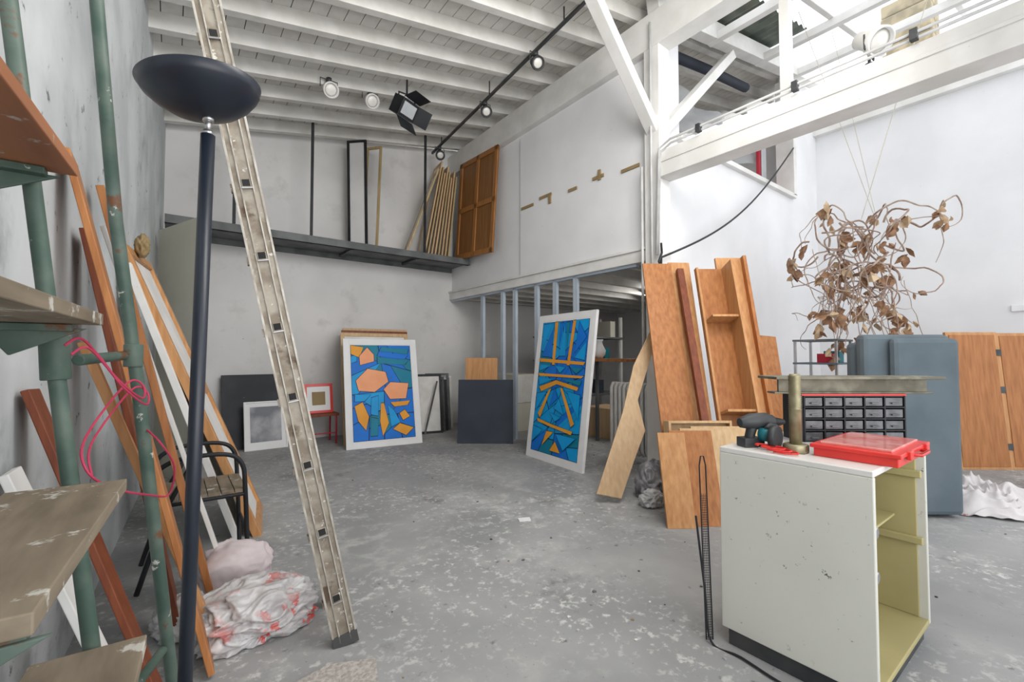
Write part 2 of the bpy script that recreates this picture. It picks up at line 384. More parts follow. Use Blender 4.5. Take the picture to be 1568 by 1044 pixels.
b=B('canvas_stack')
for i in range(8):
    x=3.18+i*.062
    b.M=frameM((x,6.5,2.78),(x+.05,6.9,2.78),(.30-.02*i,.0,1.6))
    openframe(b,.38,1.62-.07*(i%3)-.02*i,.025,.05,[pine,gold,kraft][i%3],white_paint)
b.done(.002)
b=B('crate_panel'); b.M=frameM((3.78,6.6,2.81),(3.78,5.5,2.75),(.05,0,1.65))
b.bx((0,.02,0),(1.1,.035,1.62),brown)
for a in (0,.51,1.02): b.bx((a,0,0),(a+.08,.02,1.62),crate_o)
for a in (0,.77,1.54): b.bx((0,0,a),(1.1,.02,a+.08),crate_o)
b.done(.003)
# ---------------- lights on ceiling ----------------
def spot(name,base,tip,r=.07,L=.14,body=white_paint,drop=.12,up=1):
    b=B(name); base=V(base); tip=V(tip)
    d=(tip-base).normalized()
    b.cyl(base,base+V((0,0,-.05*up)),.03,darkmetal)
    j=base+V((0,0,-drop*up)); b.cyl(base,j,.01,darkmetal,8)
    M=Matrix.Translation(j)@d.to_track_quat('Z','Y').to_matrix().to_4x4()
    b.lathe([(r*.35,-L*.5),(r*.6,-L*.45),(r*.7,0),(r,L*.4),(r,L*.6),(r*.85,L*.6),(r*.8,L*.45)],M,body,24)
    b.lathe([(r*.8,L*.47),(r*.5,L*.53),(.005,L*.55)],M,glassw,24)
    b.tube([j+V((-r*1.1,0,0)),j+V((-r*1.1,0,.1*up)),j+V((r*1.1,0,.1*up)),j+V((r*1.1,0,0))],.006,darkmetal,6)
    b.done()
spot('ceiling_spotlight',(1.36,5.25,ZR(1.36)),(1.5,3.2,3.0),.085,.17)
spot('ceiling_spotlight',(1.86,5.33,ZR(1.86)-.02),(2.0,3.2,3.1),.085,.17)
b=B('track_light_rail'); b.beam((3.42,6.75,4.60),(3.13,2.9,4.64),.03,.03,darkmetal); b.beam((3.13,2.9,4.64),(3.0,1.0,4.64),.03,.03,darkmetal)
for t in (0.1,.5,.9):
    p_=V((3.42,6.75,4.6)).lerp(V((3.13,2.9,4.64)),t); b.cyl(p_,(p_.x,p_.y,ZR(p_.x)+.1),.008,darkmetal,6)
b.done()
for t in (0.08,.47,.77):
    p_=V((3.42,6.75,4.585)).lerp(V((3.13,2.9,4.625)),t); spot('track_spotlight',p_,p_+V((-.3,-1,-.8)),.075,.16,darkmetal)
b=B('theatre_floodlight'); c=V((2.15,4.9,4.10))
b.tube([(2.05,4.9,4.10),(2.05,4.9,4.28),(2.25,4.9,4.28),(2.25,4.9,4.10)],.01,black,6)
b.cyl((2.15,4.9,4.28),(2.15,4.9,ZR(2.15)-.05),.012,black,8)
M=Matrix.Translation(c)@V((.35,-.8,-.55)).to_track_quat('Z','Y').to_matrix().to_4x4(); b.M=M
b.box((0,0,-.05),(.26,.2,.16),black); b.box((0,0,.035),(.2,.14,.01),clearp)
for (px,py,ax,sx,sy) in ((0,.1,-.6,.26,.17),(0,-.1,.6,.26,.17)):
    b.box((px,py+(.06 if py>0 else -.06),.10),(sx,.005,sy),black,rot=(ax,0,0))
for sx in (-1,1): b.box((sx*.18,0,.10),(.005,.2,.17),black,rot=(0,sx*.7,0))
b.done()
spot('beam_spotlight',(3.95,.97,3.24),(3.5,.2,2.6),.095,.2,white_paint,drop=.22,up=-1)
# ---------------- paintings ----------------
def clip(poly,p,n):
    out=[]
    for i in range(len(poly)):
        a=poly[i]; c=poly[(i+1)%len(poly)]
        da=(a[0]-p[0])*n[0]+(a[1]-p[1])*n[1]; dc=(c[0]-p[0])*n[0]+(c[1]-p[1])*n[1]
        if da>=0: out.append(a)
        if da*dc<0:
            t=da/(da-dc); out.append((a[0]+(c[0]-a[0])*t,a[1]+(c[1]-a[1])*t))
    return out
def area(p): return abs(sum(p[i][0]*p[(i+1)%len(p)][1]-p[(i+1)%len(p)][0]*p[i][1] for i in range(len(p))))/2
def drawp(b,poly,m,y,lw=.008):
    cx=sum(p[0] for p in poly)/len(poly); cy=sum(p[1] for p in poly)/len(poly)
    out=[]
    for p in poly:
        dx,dy=cx-p[0],cy-p[1]; l=math.hypot(dx,dy)+1e-6; k=min(.4,lw*1.5/l); out.append((p[0]+dx*k,y,p[1]+dy*k))
    b.poly(out,m)
def art(b,x0,z0,W,H,seed,N,over,pal):
    rnd=random.Random(seed); ps=[[(x0,z0),(x0+W,z0),(x0+W,z0+H),(x0,z0+H)]]
    while len(ps)<N:
        ps.sort(key=area,reverse=True); p=ps.pop(0 if rnd.random()<.8 else 1)
        cx=sum(q[0] for q in p)/len(p); cy=sum(q[1] for q in p)/len(p)
        dx=max(q[0] for q in p)-min(q[0] for q in p); dz=max(q[1] for q in p)-min(q[1] for q in p)
        a=rnd.uniform(-.7,.7)+(0 if dx>dz else math.pi/2); n=(math.cos(a),math.sin(a))
        A=clip(p,(cx,cy),n); C=clip(p,(cx,cy),(-n[0],-n[1]))
        if len(A)>2 and len(C)>2: ps+= [A,C]
        else: ps.append(p)
    b.poly([(x0,-.001,z0),(x0+W,-.001,z0),(x0+W,-.001,z0+H),(x0,-.001,z0+H)],aline)
    for p in ps: drawp(b,p,rnd.choice(pal),-.002,.005)
    for k,(m,pts) in enumerate(over):
        q=[(x0+u*W,z0+v*H) for u,v in pts]
        y=-.003-.0004*k
        b.poly([(a,y,c) for a,c in q],aline); drawp(b,q,m,y-.0002,.005)
b=B('abstract_painting'); b.M=frameM((1.78,5.83,0),(2.77,5.71,0),(-.04,.36,1.45)); W,H=1.0,1.47
openframe(b,W,H,.035,.075,white,white); b.bx((.075,.001,.075),(W-.075,.014,H-.075),white)
art(b,.09,.09,W-.18,H-.18,11,22,[
 (acyan,[(.0,.80),(.10,.82),(.10,.90),(.0,.88)]),
 (aor,[(.0,.90),(.14,.86),(.22,.98),(.0,1.0)]),
 (apeach,[(.14,.78),(.38,.82),(.38,.90),(.27,.98),(.13,.88)]),
 (ateal,[(.46,.94),(.95,.90),(.98,.96),(.5,.98)]),
 (ablue,[(.42,.88),(.90,.84),(.96,.89),(.45,.93)]),
 (ateal,[(.42,.80),(.90,.78),(.96,.83),(.42,.87)]),
 (apeach,[(.06,.62),(.26,.75),(.56,.71),(.60,.60),(.36,.49),(.10,.51)]),
 (apeach,[(.50,.52),(.62,.60),(.94,.58),(.88,.41),(.60,.41)]),
 (acyan,[(.04,.48),(.30,.47),(.20,.40),(.03,.40)]),
 (aor,[(.03,.36),(.16,.40),(.26,.24),(.20,.10),(.08,.20)]),
 (acyan,[(.30,.44),(.42,.46),(.40,.24),(.28,.26)]),
 (ateal,[(.28,.24),(.40,.22),(.38,.04),(.26,.04)]),
 (aor,[(.45,.38),(.50,.38),(.57,.16),(.46,.03),(.42,.18)]),
 (acyan,[(.56,.36),(.66,.30),(.76,.16),(.60,.12)]),
 (aor,[(.60,.38),(.95,.39),(.90,.34),(.66,.33)]),
 (aor,[(.74,.26),(.84,.30),(.93,.22),(.80,.18)]),
 (aor,[(.62,.10),(.74,.16),(.98,.10),(.84,.02)]),
],[ablue,ablue,acyan,ateal,ablue])
b.done(.002)
b=B('abstract_painting'); b.M=frameM((3.42,4.25,0),(3.33,3.20,0),(.22,.05,1.66)); W,H=1.02,1.70
openframe(b,W,H,.035,.075,white,white); b.bx((.075,.001,.075),(W-.075,.014,H-.075),white)
art(b,.09,.09,W-.18,H-.18,5,36,[
 (acyan,[(.02,.76),(.24,.99),(.02,.99)]),
 (ablue,[(.04,.73),(.28,.72),(.26,.96)]),
 (acyan,[(.44,.73),(.58,.73),(.51,.99)]),
 (ablue,[(.40,.99),(.42,.76),(.49,.99)]),
 (ateal,[(.53,.99),(.60,.76),(.62,.99)]),
 (acyan,[(.76,.72),(.98,.70),(.98,.84)]),
 (ablue,[(.76,.75),(.98,.87),(.80,.99)]),
 (aor,[(.31,.66),(.37,.66),(.36,1.0),(.29,1.0)]),
 (aor,[(.63,.66),(.69,.66),(.74,1.0),(.68,1.0)]),
 (aor,[(.0,.715),(.02,.688),(.97,.668),(1.0,.69)]),
 (acyan,[(.02,.67),(.30,.66),(.02,.61)]),
 (acyan,[(.38,.66),(.62,.65),(.50,.60)]),
 (ateal,[(.70,.65),(.97,.65),(.84,.60)]),
 (aor,[(.0,.597),(.03,.575),(.95,.575),(1.0,.592)]),
 (acyan,[(.02,.56),(.40,.56),(.06,.50)]),
 (ateal,[(.55,.56),(.97,.56),(.93,.52)]),
 (acyan,[(.02,.44),(.26,.46),(.04,.30)]),
 (acyan,[(.96,.46),(.68,.48),(.96,.28)]),
 (aor,[(.06,.49),(.44,.555),(.92,.51),(.90,.485),(.46,.525),(.12,.455)]),
 (ablue,[(.42,.50),(.52,.42),(.34,.34)]),
 (acyan,[(.44,.34),(.54,.42),(.68,.30)]),
 (aor,[(.31,.48),(.36,.49),(.16,.25),(.10,.28)]),
 (aor,[(.54,.50),(.59,.50),(.90,.25),(.84,.225)]),
 (acyan,[(.36,.31),(.62,.28),(.50,.24)]),
 (aor,[(.09,.25),(.45,.225),(.89,.20),(.86,.175),(.42,.20),(.11,.225)]),
 (acyan,[(.02,.19),(.02,.06),(.26,.17)]),
 (aor,[(.34,.17),(.50,.17),(.26,.05)]),
 (acyan,[(.54,.16),(.96,.16),(.72,.05)]),
 (aor,[(.44,.03),(.55,.11),(.68,.03)]),
],[ablue,acyan,acyan,ateal,ablue,acyan])
b.done(.002)
b=B('stretched_canvas')
for i in range(3):
    b.M=frameM((1.83+.05*i,6.10+.12*i,0),(2.78+.05*i,6.0+.12*i,0),(-.04,.33,1.45)); openframe(b,.96,1.56+.04*i,.03,.05,[pine,redwood,pine][i],white_paint)
b.done(.002)
b=B('black_board'); b.M=frameM((.52,6.68,0),(1.2,6.72,0),(0,.22,.95)); b.bx((0,0,0),(.74,.02,.97),blackgrey); b.done(.003)
b=B('framed_print'); b.M=frameM((.74,6.5,0),(1.24,6.52,0),(0,.14,.6)); openframe(b,.5,.62,.025,.02,white,white); b.bx((.07,.005,.10),(.43,.009,.55),matgrey); b.done(.002)
b=B('red_framed_picture'); b.M=frameM((1.42,6.45,.42),(1.78,6.45,.42),(0,.08,.4)); openframe(b,.37,.4,.025,.035,red,white); b.bx((.1,.004,.11),(.27,.009,.29),tan); b.done(.002)
b=B('low_stool'); b.bx((1.36,6.35,.38),(1.84,6.72,.415),redwood)
for x in (1.39,1.81):
    for y in (6.38,6.69): b.cyl((x,y,0),(x,y,.38),.013,redpaint,8)
b.beam((1.39,6.38,.15),(1.81,6.38,.15),.015,.015,redpaint); b.done(.003)
b=B('dark_frame_stack')
for i in range(5):
    b.M=frameM((2.98+.09*i,6.35+.06*i,0),(3.42+.09*i,6.25+.06*i,0),(.0,.15,.9)); openframe(b,.42-.01*i,.92-.05*(i%3),.025,.035,[black,darkmetal,black,shelfmetal,rad][i],[rad,None,None,None,None][i])
b.M=Matrix.Identity(4); b.beam((3.05,6.2,.02),(3.3,6.3,.8),.02,.02,shelfmetal); b.done(.002)
b=B('navy_panel'); b.M=frameM((3.12,5.36,0),(3.72,4.9,0),(.05,.08,.86)); b.bx((0,0,0),(.76,.03,.87),navy); b.done(.003)
b=B('orange_panel'); b.M=frameM((3.32,5.5,.0),(3.68,5.22,.0),(.05,.08,1.16)); b.bx((0,0,0),(.46,.03,1.17),orange2); b.done(.003)
b=B('storage_rack')
for x in (5.0,6.6):
    for y in (5.4,5.9): b.beam((x,y,0),(x,y,1.9),.05,.05,rad,up=(0,1,0))
for z in (.5,1.1,1.5): b.bx((4.95,5.35,z),(6.65,5.95,z+.03),shelfmetal)
for i in range(9):
    z=[.53,1.13,1.53][i%3]; h=random.uniform(.15,.3); x=5.1+.16*i; b.bx((x,5.45,z),(x+.13,5.8,z+h),[navy,bluebin,cream,shelfmetal,tan,black][i%6])
b.done(.004)
b=B('desk_shelf'); b.bx((4.5,3.6,1.12),(4.85,4.4,1.16),orange)
for y in (3.65,4.35): b.beam((4.8,y,0),(4.8,y,1.12),.04,.04,shelfmetal,up=(0,1,0))
b.done(.003)
b=B('ceramic_jug'); b.M=Matrix.Translation((4.68,4.2,1.16)); b.lathe([(.04,0),(.08,.05),(.09,.11),(.05,.18),(.04,.23),(.055,.26)],Matrix.Identity(4),white); b.done()
b=B('grey_storage_box'); b.bx((4.25,5.6,0),(4.8,6.2,.9),cream); b.bx((4.27,5.59,.45),(4.78,5.6,.88),rad); b.done(.01)
b=B('cardboard_box'); b.bx((5.0,4.2,0),(5.5,4.8,.42),kraft); b.bx((5.0,4.2,.42),(5.5,4.48,.435),kraft); b.bx((5.0,4.52,.42),(5.5,4.8,.435),kraft); b.done(.004)
b=B('leaning_dark_board'); b.M=frameM((4.22,4.9,0),(4.2,4.45,0),(.2,0,1.2)); b.bx((0,0,0),(.45,.02,1.2),darkmetal); b.done(.003)
b=B('cast_iron_radiator')
for i in range(10):
    y=3.02+i*.062
    b.tube([(4.2,y,.12),(4.2,y,.82),(4.23,y,.87),(4.28,y,.87),(4.31,y,.82),(4.31,y,.12),(4.28,y,.08),(4.23,y,.08)],.02,rad,8,closed=True)
    b.cyl((4.255,y,.1),(4.255,y,.86),.014,rad,8)
b.cyl((4.255,2.99,.14),(4.255,3.62,.14),.02,rad); b.cyl((4.255,2.99,.8),(4.255,3.62,.8),.02,rad)
for y in (3.02,3.58): b.bx((4.2,y-.02,0),(4.31,y+.02,.12),rad)
b.done()
# ---------------- floor lamp ----------------
b=B('floor_lamp')
a=V((.063,1.40,1.775)); f=V((.036,1.42,.02))
b.tube([f,f.lerp(a,.5),a],.0165,lampm,20)
b.lathe([(.13,0),(.13,.012),(.12,.022),(.03,.028),(.02,.05)],Matrix.Translation((.036,1.42,0)),lampm,40)
b.cyl(a,a+V((0,0,.012)),.011,chrome); b.cyl(a+V((0,0,.01)),a+V((0,0,.045)),.007,chrome); b.cyl(a+V((0,0,.035)),a+V((0,0,.05)),.013,chrome)
vd=V((.05,1.39,0)).normalized()
Mt=Matrix.Translation(a+V((-.004,0,.043)))@Matrix.Rotation(math.radians(-9),4,vd)
b.lathe([(.016,0),(.045,.006),(.08,.020),(.108,.040),(.128,.062),(.138,.084),(.136,.086),(.126,.066),(.105,.045),(.07,.026),(.01,.014)],Mt,lampm,72)
b.done()
# ---------------- aluminium ladder ----------------
b=B('aluminium_ladder')
foot=V((.60,1.93,0)); Ln=4.05
b.M=frameM(foot,foot+V((.17,.985,0)),(-.212,0,1))
for u0 in (0,.33):
    b.bx((u0,-.045,0),(u0+.006,.045,Ln),alu)
    for yy in (-.049,.041): b.bx((u0-.005,yy,0),(u0+.03,yy+.008,Ln),flange)
    for yy in (-.024,.018): b.bx((u0-.006,yy,.02),(u0,yy+.005,Ln),flange)
    b.bx((u0-.006,-.05,0),(u0+.034,.05,.05),darkmetal)
k=0
while .21+.283*k<Ln-.1:
    z=.21+.283*k
    b.bx((-.008,-.017,z-.017),(.335,.017,z+.017),alu)
    b.bx((-.0095,-.013,z-.013),(-.008,.013,z+.013),dark)  # dark patch painted for the shade inside the open rung end
    b.bx((-.012,-.019,z-.022),(-.004,.019,z-.017),chrome)
    b.bx((.0,.045,z-.03),(.03,.056,z+.0),alu)
    k+=1
b.done(.0015)
# ---------------- green step ladder ----------------
b=B('green_step_ladder')
for y in (.64,1.30): b.tube([(-.056,y,0),(-.285,y,2.0)],.0145,green,12)
for (x1,z,m) in ((-.0,.25,oldwood),(-.035,.585,oldwood),(-.075,.925,oldwood),(-.12,1.275,oldwood),(-.165,1.58,stepwood)):
    b.box((x1-.105,.975,z),(.18,.60,.024),m,rot=(0,0,-.06))
    for y in (.70,1.25): b.box((x1-.105,y,z-.02),(.13,.03,.014),green)
    for y in (.68,1.26): b.prism([(x1-.02,y,z-.02),(x1-.17,y,z-.02),(x1-.13,y,z-.075)],(0,.008,0),green)
b.tube([(.05,1.58,0),(-.07,1.57,1.1),(-.125,1.56,1.55),(-.19,1.55,2.3)],.015,green,12)
b.tube([(-.16,1.32,1.19),(-.10,1.56,1.20)],.012,green,8)
b.cyl((-.19,1.305,1.15),(-.195,1.305,1.24),.024,green); b.cyl((-.083,1.565,1.17),(-.083,1.565,1.23),.021,green)
b.tube([(-.10,1.32,.4),(.0,1.58,.4)],.012,green,8)
b.done(.002)
b=B('pink_rope')
pts=[V((-.17,1.24,1.22)),V((-.15,1.26,1.235)),V((-.13,1.34,1.20)),V((-.10,1.42,1.14)),V((-.06,1.5,1.09)),V((-.06,1.54,1.12)),V((-.09,1.5,1.13)),V((-.15,1.38,1.02)),V((-.14,1.3,.96)),V((-.10,1.36,.90)),V((-.04,1.5,.84)),V((-.0,1.56,.82)),V((.01,1.53,.9)),V((-.02,1.5,.97)),V((-.05,1.56,1.0))]
b.tube(smooth(pts),.0026,pink,6); b.tube([p+V((.008,.012,-.018)) for p in smooth(pts[:9])],.0024,pink,6); b.done()
# ---------------- planks on left wall ----------------
def plank(name,foot,top,w,t,m,wdir=(0,1,0)):
    b=B(name); foot=V(foot);top=V(top); d=(top-foot).normalized()
    b.beam(foot+d*.0,top,w,t,m,up=d.cross(V(wdir))); return b.done(.003)
plank('wooden_plank',(.14,2.10,.01),(-.31,2.24,1.92),.15,.022,orange)
plank('wooden_plank',(.17,2.27,.01),(-.27,2.33,1.25),.06,.03,orange2)
plank('wooden_plank',(.05,2.45,.01),(-.29,2.5,1.7),.18,.025,redwood)
plank('wooden_plank',(.18,2.62,.01),(-.27,2.7,1.95),.09,.03,orange)
plank('white_plank',(.26,2.76,.01),(-.27,2.84,1.8),.10,.02,white_paint)
plank('wooden_plank',(.02,1.85,.01),(-.33,1.9,1.1),.12,.02,redwood)
plank('white_plank',(-.02,1.70,.01),(-.33,1.72,.9),.12,.02,white_paint)
b=B('stretcher_frame')
b.M=frameM((.50,3.42,0),(.60,4.1,0),(-.73,.15,1.87))
openframe(b,.69,2.02,.05,.06,orange2,white_paint); b.bx((.06,0,1.0),(.63,.03,1.05),orange2); b.done(.003)
b=B('stretcher_frame'); b.M=frameM((.38,3.42,0),(.44,4.05,0),(-.6,.1,1.8)); openframe(b,.55,1.85,.04,.05,white_paint,cream); b.done(.003)
b=B('rag_bundle'); b.blob((-.17,3.75,1.91),(.035,.06,.07),tan,.5,2,3,4,zmin=0); b.done()
b=B('folding_chair')
for y in (2.92,3.32):
    b.tube(smooth([V((.36,y,.012)),V((.34,y,.45)),V((.32,y,.60)),V((.24,y,.66)),V((.05,y,.66)),V((-.04,y,.62)),V((-.08,y,.55))],5),.012,black,8)
    b.tube([(-.12,y,.012),(.0,y,.44),(.1,y,.64)],.012,black,8)
    b.tube([(-.05,y,.40),(-.14,y,.85)],.012,black,8)
    b.tube([(-.05,y,.43),(.34,y,.43)],.01,black,8)
for i in range(6): b.bx((-.02+i*.062,2.92,.44),(.038+i*.062,3.32,.46),oldwood)
for z in (.68,.76): b.bx((-.135,2.92,z),(-.12,3.32,z+.05),oldwood)
b.tube([(.36,2.92,.2),(.36,3.32,.2)],.009,black,8)
b.done(.002)
b=B('white_pillow'); b.blob((.28,2.70,.115),(.15,.14,.13),clothw,.28,1.1,2,5,power=2.6,warp=.5); b.done()
b=B('plastic_rubble_bag'); b.blob((.31,2.28,.075),(.22,.155,.12),plastred,.38,1.5,8,6,warp=1.0,power=2.5); b.done()
b=B('crumpled_plastic'); b.blob((.06,2.46,.05),(.10,.11,.09),plast,.5,1.8,5,5,warp=.8); b.done()
b=B('bubble_wrap_sheet'); b.prism([(.33,1.62,.004),(.62,1.62,.004),(.66,1.76,.004),(.5,1.83,.004),(.36,1.80,.004)],(0,0,.012),bubble); b.done()
b=B('floor_debris'); rr=random.Random(4)
for i in range(110):
    x=rr.uniform(.7,5.2); y=rr.uniform(.4,5.6)
    if x*.603+y*.797<1.2: continue
    n_=rr.randint(4,6); R0=rr.uniform(.003,.011); a0=rr.uniform(0,6)
    b.prism([(x+R0*rr.uniform(.5,1.3)*math.cos(a0+6.283*k/n_),y+R0*rr.uniform(.5,1.3)*math.sin(a0+6.283*k/n_),.001) for k in range(n_)],(0,0,rr.uniform(.002,.006)),rr.choice([plast,darkmetal,shelfmetal,rad,tan]))
b.prism([(2.02,2.58,.001),(2.10,2.55,.001),(2.13,2.60,.001),(2.05,2.64,.001)],(0,0,.006),white)
b.done()
# ---------------- right-centre planks ----------------
R=V((.797,-.603,0))
def lean(name,foot,top,w,t,m):
    plank(name,foot,top,w,t,m,wdir=R)
lean('wardrobe_board',(3.12,1.92,.01),(3.66,2.56,2.07),.27,.022,orange)
lean('wardrobe_board',(3.33,1.86,.01),(3.83,2.44,2.08),.20,.025,orange2)
lean('wardrobe_board',(3.20,1.72,.01),(3.76,2.38,2.0),.06,.05,redwood)
b=B('shelf_unit_side'); b.M=frameM((3.40,1.74,.0),(3.40+.24,1.74-.18,0),(.50,.42,2.05))
b.bx((0,.0,0),(.26,.02,2.08),orange); b.bx((.24,-.18,0),(.26,0,2.08),orange2); b.bx((0,-.03,0),(.02,0,2.08),orange2); b.bx((.02,-.16,1.55),(.24,0,1.57),orange2); b.bx((.02,-.16,.75),(.24,0,.77),orange2); b.done(.002)
b=B('wardrobe_door'); b.M=frameM((3.62,1.68,.0),(3.86,1.50,0),(.44,.42,2.15)); b.bx((0,0,0),(.26,.03,2.18),orange2); b.bx((.23,-.05,0),(.26,0,2.18),orange); b.done(.003)
lean('wardrobe_board',(4.35,1.75,.01),(4.82,2.12,1.40),.26,.025,orange)
b=B('stacked_drawer_fronts')
for i in range(4):
    f=V((2.76+.10*i,1.86-.03*i,0)); b.M=frameM(f,f+V((.36,-.27,0)),(.18,.15,.70))
    b.bx((0,0,0),(.20+.12*i,.022,.66+.01*i),[orange2,orange,pine,pine][i])
b.done(.003)
b=B('pine_box'); b.M=frameM((3.02,1.98,.0),(3.36,1.74,0),(.08,.06,.7)); openframe(b,.5,.70,.12,.02,pine,pine); b.bx((.15,-.02,.60),(.22,.0,.62),chrome); b.done(.003)
b=B('kraft_template_board')
b.M=frameM((2.80,2.46,0.03),(3.02,2.29,0.03),(.74,.10,1.44),keepv=True)
b.prism([(-.08,0,.03),(.12,0,.06),(.15,0,.40),(.18,0,.66),(.06,0,.90),(.08,0,1.30),(.09,0,1.60),(.02,0,1.60),(-.05,0,1.2),(-.04,0,.75)],(0,.02,0),kraft); b.done(.003)
b=B('grey_rubbish_bag'); b.blob((3.3,2.36,.10),(.15,.13,.18),greybag,.5,1.6,4,5,warp=.8); b.blob((3.08,2.22,.05),(.1,.08,.07),plast,.5,1.6,6,5,warp=.8); b.done()
b=B('wire_mesh_rack')
b.M=frameM((1.825,1.05,0),(1.825+.028,1.05-.02,0),(.06,.02,.78))
b.tube([(0,0,.0),(0,0,.60),(.0,0,.72),(.008,0,.76),(.020,0,.76),(.028,0,.72),(.028,0,.60),(.028,0,0)],.003,black,6)
for i in range(60): b.tube([(0,0,.01*i),(.028,0,.01*i)],.0011,black,4)
for i in range(4): b.tube([(.007*i,0,0),(.007*i,0,.60)],.0011,black,4)
b.done()
# ---------------- cabinet ----------------
X0,X1,Y0,Y1,ZT=1.86,2.58,.475,1.0,.815
b=B('enamel_drawer_cabinet')
b.bx((X0,Y0,.07),(X0+.022,Y1,ZT-.022),cabm)
b.bx((X0,Y0,ZT-.022),(X1,Y1,ZT),cabtop)
b.bx((X1-.022,Y0,.07),(X1,Y1,ZT-.022),cabm)
b.bx((X0+.022,Y1-.012,.07),(X1-.022,Y1,ZT-.022),cabm)
b.bx((X0+.022,Y0+.0,.07),(X1-.022,Y1-.012,.09),cabin)
b.bx((X0+.0225,Y0+.03,.09),(X0+.03,Y1-.012,ZT-.022),cabin)
b.bx((X1-.03,Y0+.03,.09),(X1-.0225,Y1-.012,ZT-.022),cabin)
b.bx((X0+.03,Y1-.02,.09),(X1-.03,Y1-.012,ZT-.022),cabin)
b.bx((X0+.015,Y0+.02,0),(X1-.015,Y1-.02,.07),darkmetal)
for z in (.40,.68):
    b.bx((X0+.03,Y0+.01,z),(X0+.04,Y1-.03,z+.025),cabin); b.bx((X1-.05,Y0+.01,z),(X1-.03,Y1-.03,z+.03),cabin)
b.bx((X0+.04,Y0+.10,.50),(X1-.04,Y1-.03,.51),cabin)
for z in (.60,.45): b.cyl((X0+.05,Y0+.005,z),(X0+.05,Y0+.03,z),.02,chrome)
b.done(.004)
b=B('clear_plastic_trays')
for z in (.1,.26,.53,.60): b.bx((X0+.05,Y0+.14,z),(X1-.3,Y1-.06,z+.055),cabtop)
b.done(.006)
b=B('giant_bolt'); c=(1.99,.755,ZT)
b.M=Matrix.Translation(c); b.lathe([(.043,0),(.046,.004),(.046,.03),(.042,.034)],Matrix.Identity(4),brass,6)
prof=[(.022,.034),(.022,.17)]
z=.17
while z<.30: prof+=[(.0235,z+.003),(.020,z+.007)]; z+=.008
prof+=[(.018,z+.005)]
b.lathe(prof,Matrix.Identity(4),brass,24); b.done()
b=B('red_parts_case'); b.bx((1.98,.435,ZT),(2.37,.69,ZT+.045),red); b.bx((2.0,.455,ZT+.045),(2.35,.675,ZT+.056),redlid); b.bx((1.97,.425,ZT+.032),(2.38,.70,ZT+.047),red)
b.bx((2.05,.415,ZT+.02),(2.09,.43,ZT+.05),red); b.bx((2.28,.415,ZT+.02),(2.32,.43,ZT+.05),red)
b.tube([(2.12,.43,ZT+.03),(2.13,.405,ZT+.03),(2.24,.405,ZT+.03),(2.25,.43,ZT+.03)],.007,red,8)
b.done(.004)
b=B('small_parts_organizer'); b.M=frameM((2.25,.82,ZT),(2.62,.54,ZT),(0,0,1))
W=.455;H=.205
b.bx((0,0,0),(W,.14,.006),black); b.bx((0,0,H-.006),(W,.14,H),black); b.bx((0,.13,0),(W,.14,H),black)
for i in range(6): b.bx((i*(W-.006)/5,-.003,0),(i*(W-.006)/5+.006,.13,H),black)
for j in range(1,4): b.bx((0,-.003,j*H/4-.003),(W,.13,j*H/4+.003),black)
for i in range(5):
    for j in range(4):
        x=i*(W-.006)/5+.01; z=j*H/4+.006
        b.bx((x,.002,z),(x+.076,.12,z+.036),drawerp); b.bx((x+.022,-.008,z+.010),(x+.054,.002,z+.016),shelfmetal)
b.bx((-.006,.0,H),(W+.006,.14,H+.008),red); b.bx((-.008,0,0),(-.001,.14,H),black)
b.done(.001)
b=B('steel_beam_offcut'); b.M=frameM((2.165,.885,ZT+.214),(2.70,.48,ZT+.214),(0,0,1))
b.bx((-.04,-.05,.066),(.70,.10,.078),steel); b.bx((.01,.02,.0),(.68,.032,.066),steel); b.bx((-.02,-.0,.0),(.69,.06,.008),steel); b.done(.002)
b=B('power_drill'); b.M=Matrix.Translation((2.00,.90,ZT))@Matrix.Rotation(-.5,4,'Z')
b.tube([(-.09,0,.10),(-.04,0,.105),(.03,0,.105),(.06,0,.10)],[.02,.034,.036,.03],darkmetal,14)
b.tube([(.05,0,.10),(.09,0,.10),(.12,0,.10)],[.022,.018,.01],black,12)
b.tube([(-.03,0,.09),(-.045,0,.04),(-.04,0,.022)],[.022,.02,.024],darkmetal,10); b.box((-.04,0,.02),(.09,.06,.038),darkmetal)
b.done(.003)
b=B('circular_saw'); b.M=Matrix.Translation((2.03,.835,ZT))
b.cyl((-.05,-.02,.05),(-.05,.005,.05),.046,darkmetal,24); b.cyl((-.05,.005,.055),(-.05,.05,.055),.028,bluebin,20); b.tube([(-.06,.02,.08),(-.03,.02,.095),(.02,.02,.085),(.04,.02,.05)],.011,darkmetal,10); b.box((-.02,0,.004),(.15,.08,.006),chrome); b.done()
b=B('red_wire')
pts=[]
for i in range(40):
    a=i*.55; pts.append(V((1.915+.028*math.cos(a)+.0004*i,.80+.05*math.sin(a)+.0022*i-.05,ZT+.005+.0004*i)))
b.tube(pts,.0035,red,6); b.done()
b=B('floor_cable'); b.tube(smooth([V((1.84,1.10,.5)),V((1.82,1.05,.2)),V((1.81,1.02,.012)),V((1.815,.9,.008)),V((1.79,.7,.008)),V((1.83,.4,.008))]),.005,black,6); b.done()
